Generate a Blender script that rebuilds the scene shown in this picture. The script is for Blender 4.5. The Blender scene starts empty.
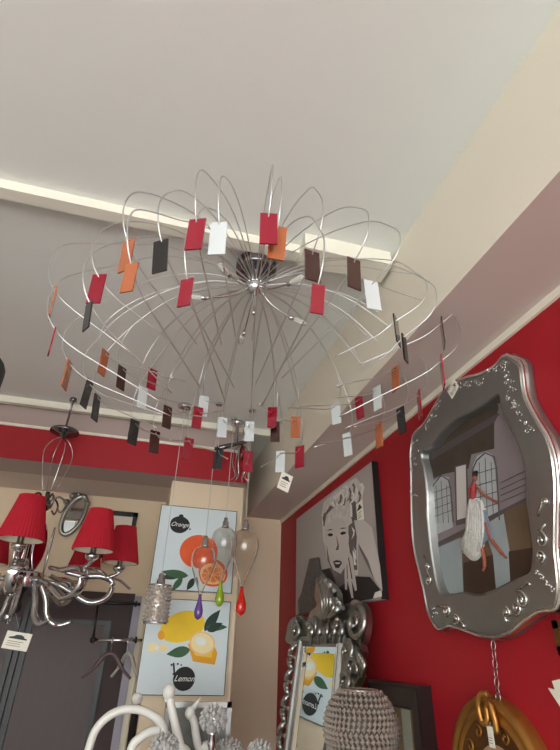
import bpy, bmesh, math, random
from mathutils import Vector, Matrix
from mathutils.geometry import tessellate_polygon
random.seed(7)
C = bpy.context.scene.collection
PI = math.pi
EYE = 1.65
# ------------------------------------------------------------------ camera
AX = ((0.96429312, 0.15338761, 0.21589585),
      (-0.26357607, 0.47637378, 0.8388061),
      (0.02581534, -0.86575993, 0.49979326))          # world axes in camera (right, down, forward)
CAM = Vector((0, 0, EYE))
F = 478.0
def ray(px, py):
    v = Vector((px - 280, py - 375, F))
    return Vector([sum(a * b for a, b in zip(r, v)) for r in AX])
def at(px, py, axis, val):
    """the place point seen at a photo pixel that lies at a known wall / depth / height"""
    r = ray(px, py)
    return CAM + r * ((val - CAM[axis]) / r[axis])
cd = bpy.data.cameras.new('camera'); cam = bpy.data.objects.new('camera', cd); C.objects.link(cam)
R = Matrix(AX)
cam.matrix_world = Matrix.Translation(CAM) @ Matrix((
    (AX[0][0], -AX[0][1], -AX[0][2]), (AX[1][0], -AX[1][1], -AX[1][2]), (AX[2][0], -AX[2][1], -AX[2][2]))).to_4x4()
cd.sensor_fit = 'VERTICAL'; cd.sensor_height = 36; cd.sensor_width = 36; cd.lens = F / 750 * 36
cd.clip_start = 0.02; cd.clip_end = 200
bpy.context.scene.camera = cam

# ------------------------------------------------------------------ materials
MATS = {}
def lin(c):
    return tuple(((v / 255) / 12.92 if v / 255 <= .04045 else ((v / 255 + .055) / 1.055) ** 2.4) for v in c)
def mat(name, rgb, rough=.6, metal=0, noise=0, nscale=12, bump=0, bscale=40, trans=0, ior=1.45, alpha=1, coat=0, stretch=None, emis=0, spec=.5):
    if name in MATS: return MATS[name]
    m = bpy.data.materials.new(name); m.use_nodes = True
    nt = m.node_tree; b = nt.nodes['Principled BSDF']
    col = (*lin(rgb), 1)
    b.inputs['Base Color'].default_value = col
    b.inputs['Roughness'].default_value = rough
    b.inputs['Metallic'].default_value = metal
    b.inputs['Transmission Weight'].default_value = trans
    b.inputs['IOR'].default_value = ior
    b.inputs['Coat Weight'].default_value = coat
    b.inputs['Alpha'].default_value = alpha
    b.inputs['Specular IOR Level'].default_value = spec
    if noise or bump:
        tc = nt.nodes.new('ShaderNodeTexCoord')
        vec = tc.outputs['Object']
        if stretch:
            mp = nt.nodes.new('ShaderNodeMapping'); mp.inputs['Scale'].default_value = stretch
            nt.links.new(vec, mp.inputs['Vector']); vec = mp.outputs['Vector']
    if noise:
        n = nt.nodes.new('ShaderNodeTexNoise'); n.inputs['Scale'].default_value = nscale; n.inputs['Detail'].default_value = 5
        nt.links.new(vec, n.inputs['Vector'])
        mx = nt.nodes.new('ShaderNodeMix'); mx.data_type = 'RGBA'
        mx.inputs[6].default_value = tuple(max(0, v * (1 - noise)) for v in col[:3]) + (1,)
        mx.inputs[7].default_value = tuple(min(1, v * (1 + noise)) for v in col[:3]) + (1,)
        nt.links.new(n.outputs['Fac'], mx.inputs[0]); nt.links.new(mx.outputs[2], b.inputs['Base Color'])
    if bump:
        n2 = nt.nodes.new('ShaderNodeTexNoise'); n2.inputs['Scale'].default_value = bscale; n2.inputs['Detail'].default_value = 4
        nt.links.new(vec, n2.inputs['Vector'])
        bp = nt.nodes.new('ShaderNodeBump'); bp.inputs['Strength'].default_value = bump; bp.inputs['Distance'].default_value = .01
        nt.links.new(n2.outputs['Fac'], bp.inputs['Height']); nt.links.new(bp.outputs['Normal'], b.inputs['Normal'])
    MATS[name] = m
    return m
M = dict(
    ceiling=mat('ceiling_paint', (227, 229, 225), .85, noise=.03, nscale=2, bump=.05, bscale=60),
    cream=mat('cream_paint', (226, 218, 203), .8, noise=.03, nscale=3, bump=.06, bscale=70),
    wallcream=mat('warm_cream_paint', (230, 210, 182), .8, noise=.03, nscale=3, bump=.06, bscale=70),
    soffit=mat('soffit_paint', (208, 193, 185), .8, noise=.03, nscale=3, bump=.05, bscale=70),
    red=mat('red_wall_paint', (164, 18, 34), .55, noise=.06, nscale=4, bump=.05, bscale=80),
    white_trim=mat('white_trim', (236, 230, 216), .5, noise=.03, nscale=8),
    trunk=mat('cable_cover', (232, 228, 214), .5, noise=.03, nscale=9),
    floor=mat('floor_tile', (178, 178, 174), .35, noise=.08, nscale=6),
    chrome=mat('chrome', (205, 205, 208), .12, 1),
    wire=mat('polished_wire', (214, 214, 214), .3, 1),
    darkchrome=mat('dark_chrome', (120, 118, 120), .15, 1),
    silver=mat('silver_leaf', (168, 168, 164), .3, 1, noise=.25, nscale=18, bump=.25, bscale=30),
    silverbright=mat('silver_relief', (205, 204, 198), .2, 1),
    frame_silver=mat('painted_silver', (150, 150, 148), .34, .85, noise=.12, nscale=10, bump=.08, bscale=50),
    gold=mat('old_gold', (176, 124, 62), .35, .8, noise=.2, nscale=14, bump=.15, bscale=40),
    darkgold=mat('brown_gilt', (112, 74, 40), .4, .6, noise=.3, nscale=16, bump=.2, bscale=35),
    tan=mat('tan_board', (176, 140, 112), .6, noise=.12, nscale=9),
    black=mat('black_paint', (22, 21, 22), .4),
    blackmat=mat('black_plastic', (14, 14, 15), .5),
    door=mat('dark_wood', (54, 34, 34), .6, noise=.3, nscale=7, stretch=(9, 9, 1), bump=.05),
    doorpanel=mat('dark_wood_panel', (82, 70, 70), .55, noise=.12, nscale=5, stretch=(7, 7, 1)),
    lilac=mat('grey_lilac_trim', (150, 146, 160), .5),
    shade=mat('red_pleated_fabric', (172, 12, 36), .75, noise=.1, nscale=20, stretch=(1, 1, .1)),
    shade_in=mat('shade_lining', (226, 216, 196), .8),
    canvas=mat('white_blue_canvas', (214, 226, 230), .6, noise=.02, nscale=20),
    white=mat('white_ceramic', (226, 226, 220), .35, coat=.3),
    paper=mat('tag_paper', (236, 232, 218), .7),
    ink=mat('tag_ink', (60, 62, 66), .7),
    glass=mat('clear_glass', (255, 253, 250), .01, trans=1, ior=1.38),
    bulbglass=mat('bulb_glass', (245, 245, 240), .15, trans=.6, ior=1.3),
    crystal=mat('crystal', (206, 198, 190), .12, .55, spec=.9),
    bead=mat('crystal_bead', (190, 178, 168), .06, .6, spec=.9),
    mirror=mat('mirror_glass', (225, 232, 234), .01, 1),
    thread=mat('nylon_thread', (200, 200, 200), .4),
    g_red=mat('glass_red', (142, 8, 38), .12, coat=.6), g_orange=mat('glass_amber', (172, 96, 58), .12, coat=.6),
    g_brown=mat('glass_brown', (62, 28, 24), .12, coat=.6), g_black=mat('glass_black', (24, 22, 24), .12, coat=.6),
    g_white=mat('glass_white', (204, 210, 212), .15, coat=.6),
    redglass=mat('dark_red_glass', (110, 6, 22), .08, coat=.8),
    wood=mat('console_wood', (84, 60, 44), .4, noise=.2, nscale=6, stretch=(1, 8, 8)),
)
# ------------------------------------------------------------------ mesh builder
class MB:
    def __init__(s): s.bm = bmesh.new(); s.mi = 0; s.sm = True
    def _face(s, vs, smooth=None):
        try: f = s.bm.faces.new(vs)
        except ValueError: return None
        f.material_index = s.mi; f.smooth = s.sm if smooth is None else smooth
        return f
    def box(s, lo, hi):
        x0, y0, z0 = lo; x1, y1, z1 = hi
        v = [s.bm.verts.new(p) for p in ((x0,y0,z0),(x1,y0,z0),(x1,y1,z0),(x0,y1,z0),(x0,y0,z1),(x1,y0,z1),(x1,y1,z1),(x0,y1,z1))]
        for q in ((3,2,1,0),(4,5,6,7),(0,1,5,4),(1,2,6,5),(2,3,7,6),(3,0,4,7)): s._face([v[i] for i in q], False)
        return s
    def obox(s, c, ax, ay, az):
        c, ax, ay, az = map(Vector, (c, ax, ay, az)); v = []
        for sz in (-1, 1):
            for sx, sy in ((-1,-1),(1,-1),(1,1),(-1,1)): v.append(s.bm.verts.new(c + ax*sx + ay*sy + az*sz))
        for q in ((3,2,1,0),(4,5,6,7),(0,1,5,4),(1,2,6,5),(2,3,7,6),(3,0,4,7)): s._face([v[i] for i in q], False)
        return s
    def tube(s, pts, r, n=8, closed=False, flat=None, thick=.35):
        pts = [Vector(p) for p in pts]; N = len(pts)
        rad = r if isinstance(r, (list, tuple)) else [r]*N
        def tan(i):
            a = pts[(i-1) % N] if (closed or i > 0) else pts[i]; b = pts[(i+1) % N] if (closed or i < N-1) else pts[i]
            t = b - a
            return t.normalized() if t.length > 1e-9 else Vector((0,0,1))
        t = tan(0); up = Vector((0,0,1)) if abs(t.z) < .9 else Vector((1,0,0))
        nrm = (up - t*up.dot(t)).normalized(); rings = []
        for i in range(N):
            t = tan(i); nrm = nrm - t*nrm.dot(t)
            nrm = nrm.normalized() if nrm.length > 1e-6 else t.orthogonal().normalized()
            bi = t.cross(nrm)
            if flat:
                fv = Vector(flat); fv = (fv - t*fv.dot(t)).normalized(); A = fv; B = t.cross(fv)
                rings.append([s.bm.verts.new(pts[i] + A*math.cos(2*PI*k/n)*rad[i]*thick + B*math.sin(2*PI*k/n)*rad[i]) for k in range(n)])
            else:
                rings.append([s.bm.verts.new(pts[i] + (nrm*math.cos(2*PI*k/n) + bi*math.sin(2*PI*k/n))*rad[i]) for k in range(n)])
        for i in range(N if closed else N-1):
            a, b = rings[i], rings[(i+1) % N]
            for k in range(n): s._face([a[k], a[(k+1) % n], b[(k+1) % n], b[k]])
        if not closed: s._face(rings[0][::-1], False); s._face(rings[-1], False)
        return s
    def lathe(s, prof, c=(0,0,0), n=24, axis=None, closed=True, pleat=0):
        c = Vector(c); ax = Vector(axis or (0,0,1)).normalized()
        e1 = Vector((1,0,0)) if abs(ax.x) < .9 else Vector((0,1,0)); e1 = (e1 - ax*e1.dot(ax)).normalized(); e2 = ax.cross(e1)
        rings = []
        for r, h in prof:
            rings.append([s.bm.verts.new(c + ax*h + (e1*math.cos(2*PI*k/n) + e2*math.sin(2*PI*k/n))*max(r, 1e-5)*(1 + (pleat if k % 2 else 0))) for k in range(n)])
        for a, b in zip(rings, rings[1:]):
            for k in range(n): s._face([a[k], a[(k+1) % n], b[(k+1) % n], b[k]])
        if closed: s._face(rings[0][::-1]); s._face(rings[-1])
        return s
    def sphere(s, c, r, n=12, m=8, sc=(1,1,1)):
        c = Vector(c)
        prof = [(math.sin(PI*i/m), -math.cos(PI*i/m)) for i in range(m+1)]
        rings = []
        for a, h in prof[1:-1]:
            rings.append([s.bm.verts.new(c + Vector((a*math.cos(2*PI*k/n)*r*sc[0], a*math.sin(2*PI*k/n)*r*sc[1], h*r*sc[2]))) for k in range(n)])
        b = s.bm.verts.new(c + Vector((0,0,-r*sc[2]))); t = s.bm.verts.new(c + Vector((0,0,r*sc[2])))
        for x, y in zip(rings, rings[1:]):
            for k in range(n): s._face([x[k], x[(k+1) % n], y[(k+1) % n], y[k]])
        for k in range(n):
            s._face([b, rings[0][(k+1) % n], rings[0][k]]); s._face([t, rings[-1][k], rings[-1][(k+1) % n]])
        return s
    def prism(s, poly, ext, inset=None):
        """polygon of 3D points extruded by a vector"""
        ext = Vector(ext); a = [s.bm.verts.new(Vector(p)) for p in poly]; b = [s.bm.verts.new(Vector(p) + ext) for p in poly]
        n = len(a)
        for k in range(n): s._face([a[k], a[(k+1) % n], b[(k+1) % n], b[k]], False)
        for ring in (a[::-1], b):
            if n <= 4: s._face(ring, False)
            else:
                for tri in tessellate_polygon([[v.co.copy() for v in ring]]): s._face([ring[i] for i in tri], False)
        return s
    def loft(s, loops, closed_loop=True):
        L = [[s.bm.verts.new(Vector(p)) for p in lp] for lp in loops]; n = len(L[0])
        for a, b in zip(L, L[1:]):
            for k in range(n if closed_loop else n-1): s._face([a[k], a[(k+1) % n], b[(k+1) % n], b[k]])
        return L
    def text(s, body, size, mw, shear=.25):
        """the letters of body as faces; mw maps text space to the place"""
        cu = bpy.data.curves.new('t', 'FONT'); cu.body = body; cu.size = size; cu.shear = shear
        cu.align_x = 'CENTER'; cu.align_y = 'CENTER'; cu.resolution_u = 3
        o = bpy.data.objects.new('t', cu); C.objects.link(o)
        dg = bpy.context.evaluated_depsgraph_get(); me = bpy.data.meshes.new_from_object(o.evaluated_get(dg))
        vs = [s.bm.verts.new(mw @ v.co) for v in me.vertices]
        for p in me.polygons: s._face([vs[i] for i in p.vertices], False)
        bpy.data.objects.remove(o); bpy.data.curves.remove(cu); bpy.data.meshes.remove(me)
        return s

def root_of(o):
    while o.parent: o = o.parent
    return o
def obj(name, mb, mats, parent=None, label=None, local=False):
    if not isinstance(mats, (list, tuple)): mats = [mats]
    bmesh.ops.recalc_face_normals(mb.bm, faces=mb.bm.faces[:])
    off = Vector((0,0,0))
    if parent is not None:
        if not local: off = root_of(parent).location.copy()
    elif not local:
        vs = [v.co for v in mb.bm.verts]
        lo = Vector([min(v[i] for v in vs) for i in range(3)]); hi = Vector([max(v[i] for v in vs) for i in range(3)])
        off = Vector(((lo.x+hi.x)/2, (lo.y+hi.y)/2, lo.z))
    if off.length: bmesh.ops.translate(mb.bm, verts=mb.bm.verts[:], vec=-off)
    me = bpy.data.meshes.new(name); mb.bm.to_mesh(me); mb.bm.free()
    for m in mats: me.materials.append(m)
    o = bpy.data.objects.new(name, me); C.objects.link(o)
    if parent is not None: o.parent = parent
    else: o.location = off
    if label: o['label'] = label
    return o
def tag(o, label, cat, group=None):
    o['label'] = label; o['category'] = cat
    if group: o['group'] = group
    return o
def thing(name, label, cat, loc=(0,0,0), rotz=0, group=None):
    o = bpy.data.objects.new(name, None); C.objects.link(o); o.empty_display_size = .05
    o.location = loc; o.rotation_euler = (0,0,rotz)
    return tag(o, label, cat, group)
def struct(name, mb, mats, parent=None):
    o = obj(name, mb, mats, parent)
    if parent is None: o['kind'] = 'structure'
    return o
def catmull(pts, sub=6):
    pts = [Vector(p) for p in pts]; out = []
    for i in range(len(pts)-1):
        p0 = pts[i-1] if i else pts[0]*2 - pts[1]; p1, p2 = pts[i], pts[i+1]; p3 = pts[i+2] if i+2 < len(pts) else p2*2 - p1
        for k in range(sub):
            t = k/sub
            out.append(.5*((2*p1) + (p2-p0)*t + (2*p0-5*p1+4*p2-p3)*t*t + (3*p1-p0-3*p2+p3)*t**3))
    out.append(pts[-1]); return out
def closed_smooth(pts, sub=4):
    pts = [Vector(p) for p in pts]; n = len(pts); out = []
    for i in range(n):
        p0, p1, p2, p3 = pts[i-1], pts[i], pts[(i+1) % n], pts[(i+2) % n]
        for k in range(sub):
            t = k/sub
            out.append(.5*((2*p1) + (p2-p0)*t + (2*p0-5*p1+4*p2-p3)*t*t + (3*p1-p0-3*p2+p3)*t**3))
    return out
def Z(h): return EYE + h

# ================================================================== SETTING
XW, XS, ZS, ZC, YB = 1.12, .808, Z(1.0), Z(1.44), 4.15
struct('floor', MB().box((-3.4,-3.4,-.1), (1.4,4.5,0)), M['floor'])
struct('ceiling', MB().box((-3.4,-3.4,ZC), (1.4,4.5,ZC+.12)), M['ceiling'])
struct('wall_right', MB().box((XW,-3.4,0), (1.4,4.5,ZS)), M['red'])
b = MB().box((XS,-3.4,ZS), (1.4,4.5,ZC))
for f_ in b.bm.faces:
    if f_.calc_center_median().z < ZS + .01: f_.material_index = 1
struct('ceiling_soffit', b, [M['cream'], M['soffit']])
struct('wall_back', MB().box((-3.4,YB,0), (XW,4.5,ZC)), M['wallcream'])
struct('wall_left', MB().box((-3.4,-3.4,0), (-3.2,YB,ZC)), M['cream'])
b = MB().box((XW-.012,-3.2,ZS-.028), (XW,YB,ZS)); struct('trim_1', b, M['white_trim'])
# beam across the back with the painted red band, deeper lower ceiling behind it
YF = 3.32
b = MB(); b.box((-3.2,YF,Z(1.035)), (.632,3.62,ZC)); struct('ceiling_beam', b, mat('frieze_paint_shaded', (178, 161, 155), .8, noise=.03, nscale=3))  # pinkish-beige paint, darkened further to stand in for dimmer light at the back
b = MB(); b.box((-3.2,YF-.004,Z(1.035)), (.632,YF,Z(1.257))); struct('trim_2', b, M['red'])
b = MB(); b.box((-3.2,YF-.014,Z(1.257)), (.632,YF,Z(1.275))); struct('trim_3', b, M['white_trim'])
b = MB(); b.box((-3.2,3.62,Z(1.06)), (.632,YB,ZC)); struct('ceiling_recess', b, M['soffit'])
b = MB(); b.box((.113,3.43,0), (.632,YB,Z(1.06))); struct('wall_column', b, M['wallcream'])
# cable covers on the ceiling
b = MB(); b.box((-3.2,1.366,ZC-.042), (.60,1.42,ZC)); b.box((.42,1.297,ZC-.076), (.79,1.40,ZC)); struct('trim_4', b, M['trunk'])
b = MB(); b.box((-3.2,YF-.075,ZC-.045), (.78,YF-.035,ZC)); struct('trim_5', b, M['trunk'])
# door
d = MB()
d.box((-1.5,YB-.03,0), (-.02,YB,Z(.30)))
door = struct('door_1', d, M['door'])
b = MB()
for x0, x1, z0, z1 in ((-.68,-.19,-1.0,.125), (-1.38,-.80,-1.0,.125), (-.68,-.19,-1.55,-1.1), (-1.38,-.80,-1.55,-1.1)):
    b.prism([(x0,YB-.034,Z(z0)),(x1,YB-.034,Z(z0)),(x1,YB-.034,Z(z1)),(x0,YB-.034,Z(z1))], (0,-.004,0))
obj('door_panel', b, M['doorpanel'], door)
b = MB()
for x0, x1, z0, z1 in ((-.68,-.19,-1.0,.125), (-1.38,-.80,-1.0,.125)):
    L = []
    for g, y in ((.0,.03),(.0,.052),(-.035,.052),(-.035,.038)):
        L.append([(x0+g,YB-y,Z(z0+g)),(x1-g,YB-y,Z(z0+g)),(x1-g,YB-y,Z(z1-g)),(x0+g,YB-y,Z(z1-g))])
    b.sm = False; b.loft(L)
b.box((-.755,YB-.05,0), (-.725,YB-.03,Z(.29)))
obj('door_moulding', b, M['black'], door)
b = MB(); b.box((-.02,YB-.045,0), (.032,YB,Z(.33))); struct('trim_6', b, M['lilac'])
b = MB(); b.box((.032,YB-.03,0), (.07,YB,Z(.335))); struct('trim_7', b, M['cream'])
b = MB(); b.box((-1.55,YB-.05,Z(.30)), (-.02,YB,Z(.345))); struct('trim_8', b, M['door'])
# shop front behind the photographer: lintel, posts and low wall around open glazing
b = MB(); b.box((-3.4,-3.5,Z(1.15)), (1.4,-3.4,ZC+.12))
for x in (-3.4,-1.7,-.05,1.3): b.box((x,-3.5,0), (x+.08,-3.4,Z(1.15)))
b.box((-3.4,-3.5,0), (1.4,-3.4,.25)); struct('wall_front', b, M['white_trim'])

# ================================================================== BIG SPRAY CHANDELIER
HX, HY, HZ = .269, 1.50, Z(1.29)
HUB = Vector((HX, HY, HZ))
ch = thing('spray_chandelier', 'large chrome spray chandelier of arching wires hung with small coloured glass panels', 'chandelier', (HX,HY,ZC-.001))
b = MB().lathe([(.0,0),(.03,0),(.03,-.02),(.082,-.024),(.085,-.03),(.085,-.07),(.078,-.077),(.02,-.077),(.012,-.09),(0,-.09)], (HX,HY,ZC), 32, closed=False)
obj('ceiling_canopy', b, M['darkchrome'], ch)
b = MB().lathe([(.0,.075),(.011,.075),(.011,.035),(.02,.03),(.034,.02),(.038,.0),(.034,-.02),(.02,-.032),(.008,-.036),(0,-.036)], HUB, 24, closed=False)
for k in range(12):
    a = k*PI/6; b.sphere(HUB + Vector((math.cos(a)*.032, math.sin(a)*.032, .012)), .009, 8, 6)
obj('hub', b, M['chrome'], ch)
PAN = [  # colour, azimuth, radius, height under hub
 ('orange',-135,.62,-.36),('orange',-128,.66,-.5),('black',-127,.58,-.36),('red',-115,.63,-.36),('white',-110,.61,-.36),('red',-118,.57,-.5),
 ('red',-153,.59,-.36),('black',-148,.61,-.5),('orange',-167,.68,-.36),('red',-166,.65,-.5),('red',-98,.645,-.355),('orange',-95.5,.61,-.365),
 ('brown',-84,.55,-.36),('brown',-72,.58,-.36),('red',-84,.58,-.5),('white',-61,.55,-.36),('black',-39,.54,-.36),('black',-49,.58,-.5),
 ('brown',-33,.68,-.36),('orange',176,.61,-.5),('orange',154,.60,-.31),('brown',142,.60,-.31),('black',163,.58,-.5),('black',152,.60,-.5),
 ('red',125,.62,-.22),('white',130,.59,-.35),('brown',116,.60,-.385),('black',129,.62,-.5),('brown',118,.64,-.5),('red',103,.57,-.36),
 ('white',100,.60,-.28),('red',104,.62,-.5),('white',90,.63,-.36),('black',90,.68,-.5),('white',78,.65,-.36),('red',78,.69,-.5),
 ('red',68,.61,-.3),('brown',67,.65,-.36),('white',65,.69,-.5),('orange',57,.61,-.36),('red',56,.64,-.5),('white',37,.60,-.335),
 ('red',23,.58,-.36),('white',32,.60,-.5),('orange',17,.62,-.5),('white',12,.58,-.36),('orange',-2,.58,-.34),('black',2,.61,-.5),
 ('red',-11,.62,-.5),('red',-32,.66,-.5)]
for i, (colr, phi, r, zt) in enumerate(PAN):
    a0 = math.radians(phi); tw = random.uniform(-.05,.05)
    def P(rho, z, da=0): return HUB + Vector((math.cos(a0+da)*rho, math.sin(a0+da)*rho, z))
    ln = random.uniform(.24,.42) if -140 < phi < -50 else random.uniform(.14,.30); jit = random.uniform(-.015,.015); dz = random.uniform(.32,.5)
    q = (zt + .36); eb = .07 if i in (15,16,17) else .03 if i in (12,13,18,49) else 0
    pts = [P(.03,.012), P(.2,.046+q*.1), P(.38,.03+q*.4+jit), P(.53+eb*.4,-.038+q*.75+jit), P(r+.02+eb,zt+.24+jit), P(r+.052+eb,zt+.165), P(r+.04+eb*.8,zt+.09),
           P(r+.0,zt+.035,tw*.1), P(r-.06,zt-.005,tw*.3), P(r-.06-ln*.5,zt-.005-ln*.5*dz,tw*.6), P(r-.06-ln,zt-.005-ln*dz,tw)]
    wobj = obj('wire_arm', MB().tube(catmull(pts, 5), .0021, 6), M['wire'], ch)
    er = Vector((math.cos(a0), math.sin(a0), 0)); et = Vector((-math.sin(a0), math.cos(a0), 0))
    sl = (er*random.uniform(-.02,.12) + et*random.uniform(-.05,.05) + Vector((0,0,1))).normalized()
    if i == 6: et = Vector((.92,-.40,0))
    if i in (16,17): et = Vector((.62,.78,0))
    if i == 15: et = Vector((.98,-.15,0))
    et2 = (et + Vector((0,0,1))*random.uniform(-.05,.05) + er*random.uniform(-.15,.15)).normalized()
    nn = et2.cross(sl).normalized()
    wd, hd = (.0225, .054) if not (zt < -.45 and phi < -40) else (.018, .044)
    b = MB().obox(P(r,zt) + er*.006, et2*wd, nn*.0022, sl*hd)
    obj('glass_panel', b, M['g_'+colr], wobj, {'red':'red glass panel','orange':'amber orange glass panel','brown':'dark brown glass panel','black':'black glass panel','white':'frosted white glass panel'}[colr])
# short lamp rods with small round bulbs under the hub, two with clear capsules
for phi, ln, dn, cap in ((-98,.05,-.17,0),(178,.20,-.10,1),(10,.17,-.10,1),(90,.2,-.10,1),(-60,.2,-.10,1),(-130,.2,-.10,1)):
    a = math.radians(phi); er = Vector((math.cos(a), math.sin(a), 0))
    p0 = HUB + er*.02; p1 = HUB + er*ln + Vector((0,0,dn))
    rod = obj('lamp_rod', MB().tube(catmull([p0, HUB + er*ln*.45 + Vector((0,0,dn*.62)), p1], 6), .0034, 8), M['chrome'], ch)
    d_ = (er*1 + Vector((0,0,-.1))).normalized()
    if cap:
        obj('socket', MB().lathe([(.004,-.012),(.009,-.01),(.009,.008),(.007,.01)], p1, 14, d_), M['chrome'], rod)
        obj('capsule_bulb', MB().lathe([(.008,.009),(.012,.014),(.012,.06),(.006,.068),(0,.069)], p1, 14, d_, False), M['bulbglass'], rod)
    else: obj('ball_tip', MB().sphere(p1, .009, 12, 8), M['chrome'], rod)

def price_tag(name, label, c, ux, uy, w, h, thread=None, group='paper price tags', logo=True, word=None):
    """paper card centred at c, ux along its width, uy up"""
    ux = Vector(ux).normalized(); uy = Vector(uy); uy = (uy - ux*uy.dot(ux)).normalized(); n = ux.cross(uy)
    c = Vector(c); t = thing(name, label, 'price tag', c - uy*h/2, 0, group)
    obj('card', MB().obox(c, ux*w/2, n*.0006, uy*h/2), M['paper'], t)
    b = MB(); b.sm = False
    for sgn in (1,):
        o = n*sgn*.0012
        if logo:
            pts = []
            for x, y in ((-.36,.1),(.36,.1),(.36,.17),(.25,.2),(.2,.3),(.08,.36),(-.1,.34),(-.18,.24),(-.3,.2),(-.36,.17)):
                pts.append(c + ux*w*x + uy*h*y + o)
            b.prism(pts, n*.0003)
        for k in range(3):
            y = -.06 - k*.12; L = (.36,.25,.3)[k]
            b.prism([c+ux*w*-.36+uy*h*y+o, c+ux*w*(L-.1)+uy*h*y+o, c+ux*w*(L-.1)+uy*h*(y+.025)+o, c+ux*w*-.36+uy*h*(y+.025)+o], n*.0003)
    if word: b.text(word, h*.6, Matrix.Translation(c + ux*w*.25 + n*.0016) @ Matrix((ux, uy, n)).transposed().to_4x4(), 0)
    obj('printing', b, M['ink'], t, 'dark printed mark and lines')
    if thread: obj('hanging_string', MB().tube([c + uy*h*.46, thread], .0006, 5), M['thread'], t)
    return t
c = at(285,482,1,2.12)
price_tag('price_tag', 'cream paper price tag hanging under the far side of the spray chandelier', c, (1,.25,-.28), (.3,-.05,1), .062, .082,
          HUB + Vector((math.cos(math.radians(62))*.56, math.sin(math.radians(62))*.56, -.62)))


# ================================================================== RED SHADE CHANDELIER (left)
LX, LY = -.622, 3.15
lc = thing('shaded_chandelier', 'chrome chandelier with red pleated fabric shades and looping ribbon arms', 'chandelier', (LX,LY,ZC-.001))
b = MB().lathe([(.0,0),(.022,0),(.024,-.02),(.007,-.03),(.007,-.20),(.016,-.205),(.016,-.22),(.085,-.232),(.09,-.24),(.09,-.25),(.03,-.262),(.012,-.29),(0,-.29)], (LX,LY,ZC), 28, closed=False)
obj('ceiling_canopy', b, M['darkchrome'], lc)
for k in range(4):
    a = k*PI/2 + .5; e = Vector((math.cos(a), math.sin(a), 0)); top = Vector((LX,LY,Z(1.16)))
    pts = [top, top + e*.05 + Vector((0,0,-.03)), top + e*.09 + Vector((0,0,-.12)), top + e*.06 + Vector((0,0,-.27)), Vector((LX,LY,Z(.80))) + e*.03]
    obj('suspension_wire', MB().tube(catmull(pts, 6), .0028, 6), M['chrome'], lc)
b = MB()
b.lathe([(0,.80),(.012,.80),(.014,.76),(.03,.74),(.03,.70),(.012,.68),(.012,.64)], (LX,LY,EYE), 18, closed=False)
for k in range(6):
    a = k*PI/3; e = Vector((math.cos(a), math.sin(a), 0)); c0 = Vector((LX,LY,Z(.74)))
    b.tube(catmull([c0 + e*.02, c0 + e*.07 + Vector((0,0,.035)), c0 + e*.115 + Vector((0,0,.0)), c0 + e*.10 + Vector((0,0,-.05)), c0 + e*.07 + Vector((0,0,-.035))], 5), .006, 6)
obj('scroll_crown', b, M['darkchrome'], lc)
b = MB().lathe([(.012,.68),(.018,.66),(.03,.60),(.034,.50),(.03,.40),(.04,.37),(.034,.35)], (LX,LY,EYE), 22)
obj('stem', b, M['chrome'], lc)
b = MB().lathe([(.05,.35),(.09,.345),(.096,.337),(.096,.275),(.09,.267),(.05,.26)], (LX,LY,EYE), 32)
obj('hub_ring', b, M['chrome'], lc)
b = MB().lathe([(.05,.275),(.03,.255),(.016,.235),(.01,.2),(.018,.185),(.022,.165),(.014,.146),(0,.14)], (LX,LY,EYE), 20, closed=False)
obj('finial', b, M['black'], lc, 'dark ball finial')
for k, a in enumerate((-1.0,.25,1.5,2.8,4.1)):
    e = Vector((math.cos(a), math.sin(a), 0)); c0 = Vector((LX,LY,EYE))
    b = MB(); sd = Vector((-e.y, e.x, 0))
    prof = [(.0,.60),(.022,.55),(.032,.48),(.026,.41),(.0,.35)]
    L = [c0 + e*(.085) + sd*w + Vector((0,0,h)) for w, h in prof] + [c0 + e*.085 - sd*w + Vector((0,0,h)) for w, h in prof[1:-1][::-1]]
    b.prism(L, e*.006)
    leaf = obj('glass_leaf', b, M['redglass'], lc, 'dark red glass leaf')
    pts = closed_smooth(L, 3)
    obj('leaf_rim', MB().tube(pts, .004, 6, True), M['chrome'], leaf)
ARM = ((-86,.51,.53),(-44,.50,.53),(5,.49,.53),(64,.56,.53),(126,.54,.53),(178,.50,.53),(224,.50,.53))
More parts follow.
